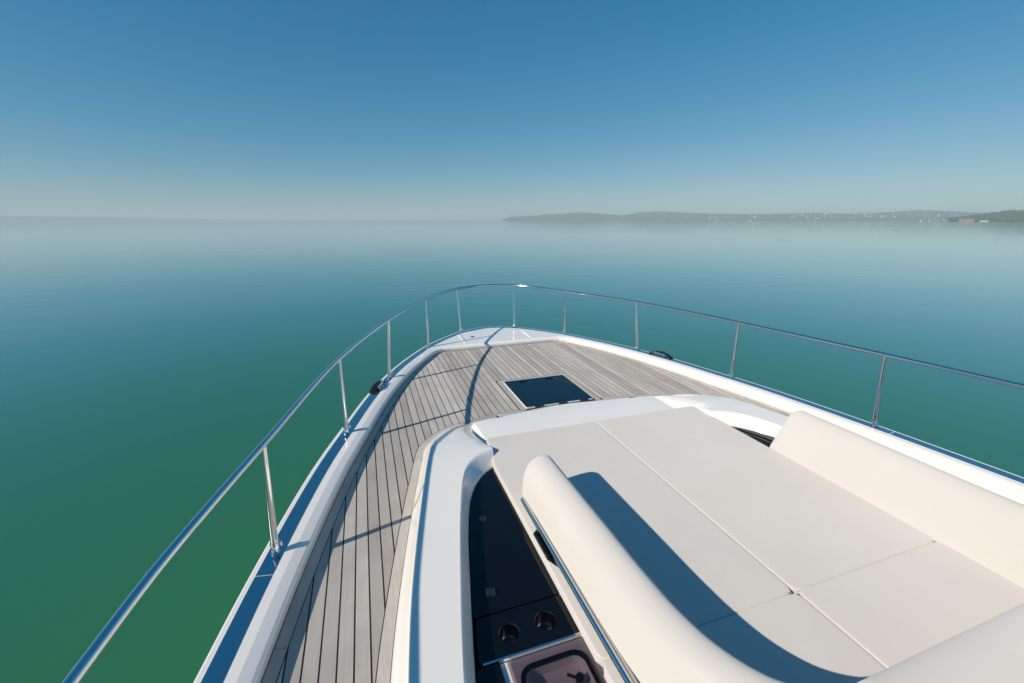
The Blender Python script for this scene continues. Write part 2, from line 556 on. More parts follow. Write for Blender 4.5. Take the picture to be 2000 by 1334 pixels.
# ---- orange brick waterfront building on the headland
hb = empty('waterfront_building')
bx, by = polar(64.25, 2990)
hb.location = (bx, by, WATER_Z)
hb.rotation_euler = (0, 0, R(-64.25))
hb.scale = (0.5, 0.8, 0.72)
MB().box(-52, 46, -9, 9, 0, 15).build('wall', 'brick_orange', hb, smooth=False)
rf = MB().add([(-54, -11, 15.2), (48, -11, 15.2), (48, 11, 15.2), (-54, 11, 15.2), (-48, 0, 20), (42, 0, 20)], [(0, 1, 5, 4), (2, 3, 4, 5), (1, 2, 5), (3, 0, 4), (3, 2, 1, 0)]).build('roof', 'roof_tile', hb, smooth=False)
MB().box(20, 24, -2, 2, 17, 30).build('chimney', 'dark_metal', rf, smooth=False)
for i in range(11):
    for rw in range(2):
        MB().box(-47 + i * 8.4, -43.5 + i * 8.4, -9.3, -8.9, 3 + rw * 6, 6.2 + rw * 6).build('window', 'window_dark', hb, smooth=False)
tag(hb, 'long orange brick building at the waterline of the wooded headland', 'building')

# ---- boathouse with a pale roof at the tip of the headland
bh = empty('boathouse')
x_, y_ = polar(62.85, 3000)
bh.location = (x_, y_, WATER_Z)
bh.rotation_euler = (0, 0, R(-62.85))
bh.scale = (0.55, 0.8, 0.8)
MB().box(-22, 22, -7, 7, 0, 5).build('wall', 'dark_metal', bh, smooth=False)
MB().add([(-24, -9, 5), (24, -9, 5), (24, 9, 5), (-24, 9, 5), (-20, 0, 9.5), (20, 0, 9.5)], [(0, 1, 5, 4), (2, 3, 4, 5), (1, 2, 5), (3, 0, 4), (3, 2, 1, 0)]).build('roof', 'house_white', bh, smooth=False)
tag(bh, 'low dark boathouse with pale roof at the tip of the headland', 'boathouse')

# ---- white excursion boat moored beside the headland wood
eb = empty('excursion_boat')
x_, y_ = polar(65.35, 2950)
eb.location = (x_, y_, WATER_Z)
eb.rotation_euler = (0, 0, R(-65.35))
eb.scale = (0.55, 0.8, 0.8)
hull_l = []
for zz, wd, ln in ((-1.0, 3.2, 26), (1.2, 4.4, 29), (3.0, 4.8, 31)):
    hull_l.append([(x * ln, math.copysign(1, sgn) * wd * (1 - abs(x) ** 4), zz) for x, sgn in [(-1 + 2 * i / 16, 1) for i in range(17)] + [(1 - 2 * i / 16, -1) for i in range(1, 16)]])
fix_normals(MB().loft(hull_l, closed=True, cap0=True, cap1=True).build('hull', 'boat_white', eb))
MB().box(-22, 20, -3.4, 3.4, 3.02, 6.2).build('deckhouse', 'boat_white', eb, smooth=False)
MB().box(-20, 18, -3.5, 3.5, 4.2, 5.4).build('window_band', 'window_dark', eb, smooth=False)
MB().box(-23, 21, -3.8, 3.8, 6.22, 6.6).build('roof', 'boat_white', eb, smooth=False)
tag(eb, 'long white excursion boat moored beside the wooded headland', 'boat')

# ---- trees along the headland shore: one mass of foliage
rng = random.Random(5)
tv, tf = [], []
ico = [(0, 0, 1), (0.89, 0, 0.45), (0.28, 0.85, 0.45), (-0.72, 0.53, 0.45), (-0.72, -0.53, 0.45), (0.28, -0.85, 0.45), (0.72, 0.53, -0.45), (-0.28, 0.85, -0.45), (-0.89, 0, -0.45), (-0.28, -0.85, -0.45), (0.72, -0.53, -0.45), (0, 0, -1)]
icof = [(0, 1, 2), (0, 2, 3), (0, 3, 4), (0, 4, 5), (0, 5, 1), (1, 6, 2), (2, 7, 3), (3, 8, 4), (4, 9, 5), (5, 10, 1), (6, 7, 2), (7, 8, 3), (8, 9, 4), (9, 10, 5), (10, 6, 1), (11, 7, 6), (11, 8, 7), (11, 9, 8), (11, 10, 9), (11, 6, 10)]
for _ in range(1500):
    be = rng.uniform(62.9, 80)
    t = rng.random() ** 1.6 * 0.55
    if be < 64.6 and t < 0.02:
        continue
    if 64.4 > be > 63.2 and t < 0.03:
        t += 0.03
    x, y = polar(be, HEAD_D0 + 20 + (HEAD_D1 - HEAD_D0) * t)
    z0 = WATER_Z - 0.3 + head_h(be, t)
    s = rng.uniform(4.5, 9.5)
    zs = s * rng.uniform(0.9, 1.4)
    for q in range(3):
        ox, oy, oz = rng.uniform(-s, s) * 0.6, rng.uniform(-s, s) * 0.6, rng.uniform(0, zs) * 0.8
        ss = s * rng.uniform(0.55, 0.85)
        k_ = len(tv)
        tv += [(x + ox + ss * p[0] * rng.uniform(0.8, 1.2), y + oy + ss * p[1] * rng.uniform(0.8, 1.2), z0 + zs * 0.5 + oz + ss * p[2]) for p in ico]
        tf += [tuple(i + k_ for i in f_) for f_ in icof]
wood = link('headland_woods', tv, tf, 'foliage', smooth=False)
tag(wood, 'dense green wood covering the near headland', 'woods', kind='stuff')


# ---- sailing boats far out on the lake
def sail_boat(bear, dist, hgt, head, label):
    o = empty('sailing_boat')
    x, y = polar(bear, dist)
    o.location = (x, y, WATER_Z)
    o.rotation_euler = (0, 0, R(head))
    L = hgt * 0.42
    lo = []
    for zz, wd, ln in ((-0.3, 0.5, 0.8), (0.5, 1.0, 0.95), (1.1, 1.1, 1.0)):
        lo.append([(x_ * L * ln, sg * L * 0.28 * wd * (1 - abs(x_) ** 2.5), zz) for x_, sg in [(-1 + i / 6, 1) for i in range(13)] + [(1 - i / 6, -1) for i in range(1, 12)]])
    fix_normals(MB().loft(lo, closed=True, cap0=True, cap1=True).build('hull', 'boat_white', o))
    MB().tube([(0.1 * L, 0, 1), (0.1 * L, 0, hgt)], 0.12, 6).build('mast', 'steel', o)
    def sail(name, A, B, C_, belly):
        vs, fs = [], []
        A, B, C_ = Vector(A), Vector(B), Vector(C_)
        for side in (0, 1):
            k_ = len(vs)
            for i in range(6):
                for j in range(6):
                    u_, w_ = i / 5, j / 5
                    p = A.lerp(B, u_).lerp(C_, w_)
                    p.y += belly * math.sin(math.pi * u_) * math.sin(math.pi * min(w_ + 0.1, 1)) + 0.06 * side
                    vs.append(tuple(p))
            for i in range(5):
                for j in range(5):
                    a = k_ + i * 6 + j
                    fs.append((a, a + 1, a + 7, a + 6))
        link(name, vs, fs, 'sail_white', o)
    sail('mainsail', (0.05 * L, 0.1, 2.0), (-0.9 * L, 0.5, 2.0), (0.08 * L, 0.1, hgt * 0.97), 0.5)
    sail('headsail', (0.95 * L, 0, 1.6), (0.2 * L, 0.4, 1.7), (0.15 * L, 0, hgt * 0.9), 0.4)
    tag(o, label, 'sailboat', 'sailing boats on the far water')


sail_boat(28.4, 5200, 19, 40, 'white sailing boat alone off the foot of the low wooded hill')
sail_boat(41.2, 5600, 15, -25, 'small white sailing boat off the town, beside the tall white block')
sail_boat(46.8, 5000, 20, -60, 'larger white sailing boat in front of the middle of the town')
sail_boat(61.2, 4300, 15, -80, 'slim white sailing boat, outer of the two nearest the headland')
sail_boat(61.75, 4300, 12, -95, 'slim white sailing boat, inner of the two nearest the headland')

# ------------------------------------------------------------------ haze over the lake
HZ = 33000.0
hz = MB().box(-HZ, HZ, -HZ, HZ, WATER_Z - 1.0, 166.0).build('haze', 'gelcoat', smooth=False)
hm_ = bpy.data.materials.new('haze_air')
hm_.use_nodes = True
hm_.node_tree.nodes.clear()
ho = hm_.node_tree.nodes.new('ShaderNodeOutputMaterial')
pv = hm_.node_tree.nodes.new('ShaderNodeVolumePrincipled')
pv.inputs['Color'].default_value = (0.84, 0.95, 1.0, 1)
pv.inputs['Density'].default_value = 0.00018
pv.inputs['Anisotropy'].default_value = 0.0
hm_.node_tree.links.new(pv.outputs[0], ho.inputs['Volume'])
hz.data.materials.clear()
hz.data.materials.append(hm_)
tag(hz, kind='stuff')

# ================================================================== the yacht
yacht = empty('motor_yacht', (1.7, 2.5, WATER_Z))
YO = Vector((1.7, 2.5, WATER_Z))
tag(yacht, 'white motor yacht foredeck with grey teak planking and polished steel guard rail', 'yacht')


def place(o):
    """parts are written in deck coordinates; keep them there under the yacht's own origin"""
    o.matrix_parent_inverse = Matrix.Translation(-YO)
    return o


def part(mb, name, mat, parent=None, **kw):
    o = mb.build(name, mat, parent or yacht, **kw)
    if parent is None or parent is yacht:
        place(o)
    return o


# ---- plan outline of the deck edge, port aft -> bow -> starboard aft
HB = [(-2.6, 2.66), (-1.5, 2.64), (-0.5, 2.58), (0.5, 2.48), (1.0, 2.42), (1.494, 2.36), (1.96, 2.30), (2.57, 2.20), (2.99, 2.115), (3.5, 1.985), (3.93, 1.876), (4.34, 1.755), (4.87, 1.557),
      (5.198, 1.405), (5.5, 1.245), (5.79, 1.073), (6.1, 0.82), (6.39, 0.525), (6.52, 0.31), (6.58, 0.13)]
xc = lambda y: 1.643 + 0.034 * (y - 1.96)
pts = [(xc(y) - h, y) for y, h in HB] + [(xc(6.6), 6.595)] + [(xc(y) + h, y) for y, h in reversed(HB)]
OUT = catmull(pts, 801)
zc = lambda y: 0.09 - 0.03 * min(max((y - 3.3) / 2.6, 0), 1)

NA, NF = 90, 41
YF = 5.75


def split_loop(A):
    ip = int(np.argmax(A[:, 1] > YF))
    is_ = len(A) - 1 - int(np.argmax(A[::-1, 1] > YF))
    return np.concatenate([resample(A[:ip + 1], NA), resample(A[ip:is_ + 1], NF)[1:-1], resample(A[is_:], NA)])


def inner_loop(d, yf, r=0.16):
    A = offset2(OUT, d)
    half = len(A) // 2
    P_ = A[:half]
    P_ = P_[: int(np.argmax(P_[:, 1] > yf))]
    S_ = A[half:]
    S_ = S_[len(S_) - int(np.argmax(S_[::-1, 1] > yf)):]

    def corner(side, sgn):
        c = side[-1] if sgn > 0 else side[0]
        arr = side if sgn > 0 else side[::-1]
        keep = arr[np.linalg.norm(arr - c, axis=1) > r]
        p0, p1 = keep[-1], np.array([c[0] + sgn * r, yf])
        cc = np.array([c[0], yf])
        bez = [(1 - t) ** 2 * p0 + 2 * t * (1 - t) * cc + t * t * p1 for t in np.linspace(0, 1, 13)]
        return np.array(list(keep) + bez[1:])
    pp = corner(P_, 1)
    ss = corner(S_, -1)[::-1]
    return np.concatenate([resample(pp, NA), resample(np.array([pp[-1], ss[0]]), NF)[1:-1], resample(ss, NA)])


def lift(A, dz=0.0, zf=None):
    return [(x, y, (zc(y) if zf is None else zf) + dz) for x, y in A]


# ---- hull topsides
hull_loops = []
for d, z in ((0.62, -2.3), (0.50, -1.9), (0.30, -1.2), (0.10, -0.55), (0.015, -0.20)):
    A = split_loop(offset2(OUT, d)) if d < 0.2 else None
    if A is None:
        B = split_loop(OUT)
        cx_ = np.stack([xc(B[:, 1]), B[:, 1] * 0 + 1.5], 1)
        A = cx_ + (B - cx_) * np.array([1 - d * 0.42, 1 - d * 0.16])
    hull_loops.append([(x, y, z) for x, y in A])
rub = split_loop(offset2(OUT, -0.02))
hull_loops.append([(x, y, -0.19) for x, y in rub])
hull_loops.append([(x, y, -0.15) for x, y in rub])
hull_loops.append([(x, y, -0.14) for x, y in split_loop(OUT)])
hull_loops.append(lift(split_loop(OUT), -0.03))
hull_mb = MB().loft(hull_loops)
nl = len(hull_loops)
ln = len(hull_loops[0])
hull_mb.f.append(tuple([i * ln for i in range(nl)] + [i * ln + ln - 1 for i in reversed(range(nl))]))
hull = fix_normals(part(hull_mb, 'hull', 'gelcoat'))

# ---- capping moulding with the bow panel
lv = [lift(split_loop(OUT), -0.031), lift(split_loop(offset2(OUT, 0.0005)), -0.012), lift(split_loop(offset2(OUT, 0.004)), -0.003), lift(split_loop(offset2(OUT, 0.012))), lift(split_loop(offset2(OUT, 0.032))),
      lift(split_loop(offset2(OUT, 0.112))), lift(inner_loop(0.16, 5.665)),
      lift(inner_loop(0.205, 5.635), -0.011), lift(inner_loop(0.2085, 5.631), -0.0122), lift(inner_loop(0.2125, 5.627), -0.0145), lift(inner_loop(0.216, 5.6235), -0.018), lift(inner_loop(0.2185, 5.621), -0.0225), lift(inner_loop(0.220, 5.6195), -0.028), lift(inner_loop(0.2195, 5.6185), -0.040), lift(inner_loop(0.206, 5.625), zf=-0.02)]
capping = fix_normals(part(MB().loft(lv), 'deck_edge_moulding', 'gelcoat', angle=12.5))

# ---- polished steel strip let into the capping, in lengths with open joints
so, si = split_loop(offset2(OUT, 0.033)), split_loop(offset2(OUT, 0.111))
cuts_y = [1.965]


def strip_piece(i0, i1):
    mb = MB()
    lo = []
    for ins, dz in ((0, -0.002), (0, 0.0025), (0.002, 0.0035)):
        A = so[i0:i1] * (1 - ins / 0.078) + si[i0:i1] * (ins / 0.078)
        lo.append([(x, y, zc(y) + dz) for x, y in A])
    for ins, dz in ((0.002, 0.0035), (0, 0.0025), (0, -0.002)):
        A = si[i0:i1] * (1 - ins / 0.078) + so[i0:i1] * (ins / 0.078)
        lo.append([(x, y, zc(y) + dz) for x, y in A])
    mb.loft(lo)
    n1 = i1 - i0
    mb.f.append(tuple(k_ * n1 for k_ in range(6)))
    mb.f.append(tuple(k_ * n1 + n1 - 1 for k_ in reversed(range(6))))
    return fix_normals(part(mb, 'steel_strip', 'strip_steel', angle=6))


def dense(A, i0, i1, n_):
    return resample(A[i0:i1 + 1], n_)


# rebuild strip curves densely so the joints stay narrow
so_f, si_f = offset2(OUT, 0.033), offset2(OUT, 0.111)


def idx_at(y, port):
    rngi = range(0, 401) if port else range(800, 400, -1)
    for i in rngi:
        if OUT[i, 1] > y:
            return i
    return 400


def idx_frac(y, port):
    i = idx_at(y, port)
    return i


segs = [(0, idx_frac(1.965, True)), (idx_frac(1.965, True), idx_frac(6.2, True)), (idx_frac(6.2, True), idx_frac(6.2, False)), (idx_frac(6.2, False), idx_frac(1.965, False)), (idx_frac(1.965, False), 800)]
for a, c in segs:
    so_ = resample(so_f[a:c + 1], 120)
    si_ = resample(si_f[a:c + 1], 120)
    # open the joint by 5 mm at each end
    for arr in (so_, si_):
        for e0, e1 in ((0, 1), (-1, -2)):
            t_ = arr[e1] - arr[e0]
            arr[e0] = arr[e0] + t_ / np.linalg.norm(t_) * 0.0025
    so, si = so_, si_
    strip_piece(0, 120)

# ---- bow locker: ribs, lid joint and small fitting on the white bow panel
for rx, y0, y1 in ((1.257, 5.745, 6.20), (2.245, 5.73, 6.16)):
    part(MB().prism([(rx - 0.013, y0), (rx + 0.013, y0), (rx + 0.017, y1), (rx - 0.009, y1)], 0.058, 0.069), 'locker_rib', 'gelcoat', smooth=False)
part(MB().prism([(0.80, 5.757), (0.802, 5.752), (2.56, 5.80), (2.56, 5.806), (1.70, 5.99), (1.25, 5.892)][0:2] + [(1.70, 5.985), (1.70, 5.991)], 0.059, 0.0607), 'locker_joint', 'seam_dark', smooth=False)
part(MB().tube([(1.42, 6.02, 0.06), (1.42, 6.02, 0.072)], 0.018, 16).add(*[[(1.39, 6.015, 0.0605), (1.46, 6.015, 0.0605), (1.46, 6.027, 0.0605), (1.39, 6.027, 0.0605), (1.39, 6.015, 0.066), (1.46, 6.015, 0.066), (1.46, 6.027, 0.066), (1.39, 6.027, 0.066)], [(4, 5, 6, 7), (0, 1, 5, 4), (1, 2, 6, 5), (2, 3, 7, 6), (3, 0, 4, 7)]]), 'locker_catch', 'dark_metal')

# ---- coachroof plan
XK = 1.68
cp = [(-0.20, -0.6), (-0.14, 0.4), (-0.046, 1.33), (0.037, 1.82), (0.165, 2.435), (0.219, 2.669), (0.264, 2.858), (0.318, 3.065), (0.377, 3.168), (0.498, 3.288), (0.661, 3.37), (0.90, 3.425), (1.20, 3.470), (XK, 3.505)]
COACH = catmull(cp + [(2 * XK - x, y) for x, y in reversed(cp[:-1])], 361)
CO = lambda d: offset2(COACH, d)
zw = lambda y: float(np.interp(y, [2.4, 2.62, 2.79, 3.03, 3.2, 3.35, 3.5], [0.199, 0.194, 0.180, 0.122, 0.075, 0.030, 0.008]))   # height of the side wings
zr = lambda y: float(np.interp(y, [2.6, 2.85, 3.2, 3.42, 3.5], [0.066, 0.062, 0.052, 0.036, 0.006]))                          # height of the centre ramp

# ---- deck sheet (caulking colour) under the planks
edge_in = inner_loop(0.198, 5.632)
deck = part(MB().prism([tuple(p) for p in resample(edge_in, 160)], -0.03, -0.0016), 'deck', 'caulk', smooth=False)

# ---- teak planks, cut to the margins
mar_out = inner_loop(0.270, 5.614)
mar_coach = CO(-0.058)
HX0, HX1, HY0, HY1 = 1.337, 2.066, 3.52, 4.252     # hatch opening


def ymax_at(x):
    A = mar_out
    i = int(np.argmax(A[:, 0] > x))
    seg_ = A[: NA + NF + NA - 2]
    best = -9
    for k_ in range(len(seg_) - 1):
        x0_, x1_ = seg_[k_, 0], seg_[k_ + 1, 0]
        if (x0_ - x) * (x1_ - x) <= 0 and x0_ != x1_:
            t = (x - x0_) / (x1_ - x0_)
            best = max(best, seg_[k_, 1] + t * (seg_[k_ + 1, 1] - seg_[k_, 1]))
    return best


def ymin_at(x):
    A = mar_coach
    best = -2.4
    for k_ in range(len(A) - 1):
        x0_, x1_ = A[k_, 0], A[k_ + 1, 0]
        if (x0_ - x) * (x1_ - x) <= 0 and x0_ != x1_:
            t = (x - x0_) / (x1_ - x0_)
            best = max(best, A[k_, 1] + t * (A[k_ + 1, 1] - A[k_, 1]))
    return best


PITCH, GAP = 0.0658, 0.0074
TK = 0.0
x = -0.3105 - 6 * PITCH
n_pl = 0
rp = random.Random(3)
while x < 4.1:
    a, c = x + GAP / 2, x + PITCH - GAP / 2
    xs = list(np.linspace(a, c, 5))
    up = [(q, ymax_at(q)) for q in xs]
    lo = [(q, ymin_at(q)) for q in xs]
    # hatch border
    HB0, HB1 = HX0 - 0.064, HX1 + 0.064
    if c > HB0 and a < HB1:
        # strips that meet the hatch border are split around it
        if a < HB0 - 0.012:
            xs1 = list(np.linspace(a, min(c, HB0 - GAP), 3))
            spans = [(xs1, None)]
            if c > HB0 + 0.012:
                spans = [(xs1, None), (list(np.linspace(HB0, c, 3)), 'front')]
        elif c > HB1 + 0.012:
            spans = [(list(np.linspace(a, HB1, 3)), 'front'), (list(np.linspace(HB1 + GAP, c, 3)), None)]
        else:
            spans = [(xs, 'front')]
        poly = []
        for xs_, md in spans:
            for q in xs_:
                poly.append((q, HY1 + 0.066 if md == 'front' else ymin_at(q)))
        lo = poly
        up = [(q, ymax_at(q)) for q in xs]
    up = [(q, v) for q, v in up if v > -5]
    if len(up) >= 2:
        lo2 = [(q, v) for q, v in lo if up[0][0] - 1e-6 <= q <= up[-1][0] + 1e-6]
        if lo2 and max(u[1] for u in up) > min(v[1] for v in lo2) + 0.02:
            # clamp so the ends never cross
            fu = lambda q: np.interp(q, [u[0] for u in up], [u[1] for u in up])
            lo2 = [(q, min(v, fu(q) - 0.004)) for q, v in lo2]
            poly = [(q, v - GAP) for q, v in reversed(up)]
            poly = lo2 + poly
            pts_ok = all(np.isfinite(p).all() for p in map(np.array, poly))
            mb = MB().prism(poly, -0.012, TK + rp.uniform(-0.0006, 0.0006))
            part(mb, 'plank', 'teak', deck, smooth=False)
            n_pl += 1
    x += PITCH


def band_boards(A, B, cuts, name, z=0.0004, nper=16):
    """boards between two matching plan curves, butted with thin joints"""
    for i0, i1 in zip(cuts[:-1], cuts[1:]):
        a = resample(A[i0:i1 + 1], nper)
        b_ = resample(B[i0:i1 + 1], nper)
        for arr in (a, b_):
            arr[0] = arr[0] + (arr[1] - arr[0]) * min(0.0015 / max(np.linalg.norm(arr[1] - arr[0]), 1e-6), 0.4)
            arr[-1] = arr[-1] + (arr[-2] - arr[-1]) * min(0.0015 / max(np.linalg.norm(arr[-2] - arr[-1]), 1e-6), 0.4)
        mb = MB()
        lo = [[(p[0], p[1], zz) for p in arr] for arr, zz in ((a, -0.012), (a, z), (b_, z), (b_, -0.012))]
        mb.loft(lo)
        k_ = nper
        mb.f.append((0, k_, 2 * k_, 3 * k_))
        mb.f.append((k_ - 1, 4 * k_ - 1, 3 * k_ - 1, 2 * k_ - 1))
        o = fix_normals(part(mb, name, 'teak', deck, smooth=False))


ma, mb_ = inner_loop(0.214, 5.612), inner_loop(0.266, 5.600)
cut_port = [0, 24, 44, 64, NA - 1]
band_boards(ma[:NA], mb_[:NA], cut_port, 'margin_plank', nper=24)
band_boards(ma[-NA:], mb_[-NA:], [0, 26, 46, 66, NA - 1], 'margin_plank', nper=24)
# margin round the coachroof, broken by the hatch
ca, cb = CO(-0.0535), CO(-0.002)
iy = lambda xx: int(np.argmax(COACH[:, 0] > xx))
j1 = iy(0.322)
band_boards(ca, cb, [0, 30, 62, j1, iy(0.66), iy(HX0 - 0.062)], 'margin_plank', nper=24)
band_boards(ca, cb, [iy(HX1 + 0.062), iy(2 * XK - 0.66), 360 - j1, 298, 330, 360], 'margin_plank', nper=24)
# hatch border boards
bw_ = 0.058
yb = 3.50
for poly in ([(HX0 - bw_, 3.485), (HX0 - 0.003, 3.50), (HX0 - 0.003, HY1 - 0.01), (HX0 - bw_, HY1 - 0.01)],
             [(HX1 + 0.003, 3.50), (HX1 + bw_, 3.487), (HX1 + bw_, HY1 - 0.01), (HX1 + 0.003, HY1 - 0.01)],
             [(HX0 + 0.05, HY1 + 0.004), (HX1 - 0.05, HY1 + 0.004), (HX1 - 0.05, HY1 + bw_), (HX0 + 0.05, HY1 + bw_)]):
    part(MB().prism(poly, -0.012, 0.0004), 'hatch_border', 'teak', deck, smooth=False)
for sx, x0_ in ((1, HX0), (-1, HX1)):
    arc = [(x0_ - sx * bw_, HY1 - 0.006), (x0_ - sx * bw_, HY1 + 0.02)] + [(x0_ - sx * (bw_ - 0.038 * (1 - math.cos(t))), HY1 + 0.02 + 0.038 * math.sin(t)) for t in np.linspace(0.2, math.pi / 2, 7)]
    arc += [(x0_ + sx * 0.046, HY1 + bw_), (x0_ + sx * 0.046, HY1 + 0.004), (x0_ - sx * 0.003, HY1 + 0.004), (x0_ - sx * 0.003, HY1 - 0.006)]
    if sx < 0:
        arc = arc[::-1]
    part(MB().prism(arc, -0.012, 0.0004), 'hatch_border', 'teak', deck, smooth=False)

# ---- deck hatch: white rim, dark pane, catches and hinges
hatch = empty('deck_hatch')
hatch.parent = yacht
place(hatch)


def rrect(x0, x1, y0, y1, r, n_=6):
    o_ = []
    for cx_, cy_, a0 in ((x1 - r, y1 - r, 0), (x0 + r, y1 - r, 90), (x0 + r, y0 + r, 180), (x1 - r, y0 + r, 270)):
        for k_ in range(n_ + 1):
            t = R(a0 + 90 * k_ / n_)
            o_.append((cx_ + r * math.cos(t), cy_ + r * math.sin(t)))
    return o_


MB().prism(rrect(HX0, HX1, HY0, HY1, 0.02), -0.02, 0.011, [rrect(HX0 + 0.006, HX1 - 0.006, HY0 + 0.006, HY1 - 0.006, 0.014)[::-1]]).build('rim', 'gelcoat', hatch, smooth=False)
hp = rrect(HX0 + 0.0075, HX1 - 0.0075, HY0 + 0.0075, HY1 - 0.0075, 0.012)
MB().prism(hp, -0.015, 0.010).build('pane', 'hatch_glass', hatch, smooth=False)
for hx in (1.55, 1.86):
    cmb = MB()
    cmb.tube([(hx - 0.035, HY1 - 0.075, 0.012), (hx + 0.035, HY1 - 0.075, 0.012)], 0.008, 10)
    cmb.tube([(hx - 0.035, HY1 - 0.075, 0.009), (hx - 0.035, HY1 - 0.075, 0.024)], 0.009, 12)
    cmb.build('catch', 'black_plastic', hatch)
for hx in (1.47, 1.72, 1.95):
    MB().box(hx - 0.045, hx + 0.045, HY0 - 0.004, HY0 + 0.02, 0.006, 0.015).build('hinge', 'black_plastic', hatch, smooth=False)

# ---- coachroof: stepped side, groove, top strips and front ramp
side_prof = [(0.0, -0.02), (0.001, 0.004), (0.009, 0.030), (0.021, 0.056), (0.035, 0.080), (0.043, 0.094), (0.048, 0.105), (0.070, 0.150), (0.086, 0.181), (0.089, 0.185), (0.093, 0.1868), (0.098, 0.187)]
loops = []
for d, z in side_prof:
    A = CO(d)
    loops.append([(p[0], p[1], (z if z < 0 else z * zw(COACH[i, 1]) / 0.187)) for i, p in enumerate(A)])
TOPO = np.array(loops[-1])
coach = empty('coachroof')
coach.parent = yacht
place(coach)
fix_normals(MB().loft(loops).build('side', 'gelcoat', coach, angle=28))

RT = catmull([(0.02, -0.6), (0.105, 0.4), (0.199, 1.105), (0.281, 1.54), (0.38, 2.0), (0.47, 2.33), (0.515, 2.432), (0.58, 2.515), (0.655, 2.568), (0.735, 2.60)], 60)
KS = 0.961
RB = KS * catmull([(0.075, -0.6), (0.165, 0.4), (0.259, 1.17), (0.345, 1.62), (0.412, 1.948), (0.479, 2.204), (0.525, 2.325), (0.585, 2.43), (0.665, 2.525), (0.76, 2.598)], 60)
CZ = 0.115
mir = lambda A: np.stack([2 * XK - A[:, 0], A[:, 1]], 1)
top_half = TOPO[:181, :2]


def xl_at(y):
    k_ = int(np.argmax(top_half[:, 1] >= y)) if top_half[-1, 1] >= y else 180
    return float(np.interp(y, top_half[:k_ + 1, 1], top_half[:k_ + 1, 0]))


cut = int(np.argmax(top_half[:, 1] > 2.60))
pe = np.concatenate([top_half[:cut], [[xl_at(2.60), 2.60]]])
port_edge = resample(pe, 60)
tmb = MB()
for sgn in (0, 1):
    A = port_edge if not sgn else mir(port_edge)
    B = RT if not sgn else mir(RT)
    tmb.loft([[(p[0], p[1], zw(p[1])) for p in A * (1 - t) + B * t] for t in (0, 0.33, 0.67, 1.0)])
# forward part: side wings, drain channels and the centre ramp
ys = list(np.linspace(2.60, 3.30, 22)) + [3.33, 3.36, 3.385, 3.40, 3.412]
rows = []
for y in ys:
    xl = xl_at(y)
    z, zq = max(zw(y), zr(y) + 0.002), zr(y)
    xw = float(np.interp(y, [2.60, 2.85, 3.35], [0.735, 0.705, 0.690]))
    fade = min(max((3.40 - y) / 0.10, 0), 1)
    fl = zq - 0.020 * fade
    q_ = min(max(z - fl, 0), 0.09) * min((y - 2.60) / 0.14, 1.0)
    half = [(xl, z), (xl * 0.5 + xw * 0.5, z), (xw - 0.09, z), (xw - 0.05, z - 0.08 * q_), (xw, z - 0.36 * q_), (xw + 0.040, fl), (xw + 0.052, fl), (xw + 0.082, zq + 0.006 * fade), (xw + 0.10, zq + 0.008 * fade)]
    half = [(max(px_, xl), pz_) for px_, pz_ in half]
    xm_ = xw + 0.10
    mid_x = list(np.linspace(xm_, 2 * XK - xm_, 9))[1:-1]
    rows.append([(px_, y, pz_) for px_, pz_ in half] + [(q, y, zq + 0.008 * fade) for q in mid_x] + [(2 * XK - px_, y, pz_) for px_, pz_ in reversed(half)])
tmb.loft(rows)
r0 = rows[0]
for a_, c_ in ((4, 5), (len(r0) - 5, len(r0) - 6)):
    # close the after end of each wing where the recess begins
    tmb.add([r0[a_], r0[c_], (r0[a_][0], r0[a_][1], r0[c_][2])], [(0, 1, 2)])
last = rows[-1]
for t_ in (0.5, 1.0):
    rows2 = []
    for (q, y, w_) in last:
        yy = float(np.interp(q, TOPO[60:301, 0], TOPO[60:301, 1]))
        rows2.append((q, 3.412 + max(yy - 3.412, 0.0) * t_, w_ * (1 - t_) + 0.0075 * t_))
    tmb.loft([rows[-1] if t_ == 0.5 else prev, rows2])
    prev = rows2
fix_normals(tmb.build('top', 'gelcoat', coach, angle=24))

# recess walls
for sgn in (0, 1):
    A, B = (RT, RB) if not sgn else (mir(RT), mir(RB))
    lo = []
    wall_prof = ((0, 0.0), (0.05, 0.0008), (0.12, 0.004), (0.22, 0.012), (0.45, 0.036), (0.75, 0.068), (0.93, 0.086), (1.0, 0.10))
    for t, dz in wall_prof:
        q = A * (1 - t) + B * t
        lo.append([(p[0], p[1], zw(A[i][1]) - dz) for i, p in enumerate(q)])
    # cheek that closes the tip of the recess
    cheek = [lp_[-1] for lp_ in lo] + [(A[-1][0], A[-1][1], lo[-1][-1][2])]
    MB().add(cheek, [tuple(range(len(cheek)))]).build('recess_cheek', 'gelcoat', coach, smooth=False)
    fix_normals(MB().loft(lo).build('recess_wall', 'gelcoat', coach, angle=60))

for sx in (0, 1):
    fp = [(0.690, 2.47), (0.80, 2.47), (0.80, 2.635), (0.690, 2.635)]
    fp = fp if not sx else [(2 * XK - x_, y_) for x_, y_ in reversed(fp)]
    MB().prism(fp, -0.02, 0.097).build('corner_block', 'gelcoat', coach, smooth=False)
# seat plinth under the cushions
MB().prism([(0.722, -0.6), (2.645, -0.6), (2.645, 2.70), (2.58, 2.78), (0.80, 2.78), (0.735, 2.68)], -0.02, 0.098).build('seat_plinth', 'gelcoat', coach, smooth=False)

# ---- wet-bar console let into the port recess
console = empty('console')
console.parent = yacht
place(console)
Q = lambda pts: [(x_ * KS, y_ * KS) for x_, y_ in pts]


def circ(cx_, cy_, r, n_=40):
    return [(cx_ + r * math.cos(2 * math.pi * k_ / n_), cy_ + r * math.sin(2 * math.pi * k_ / n_)) for k_ in range(n_)]


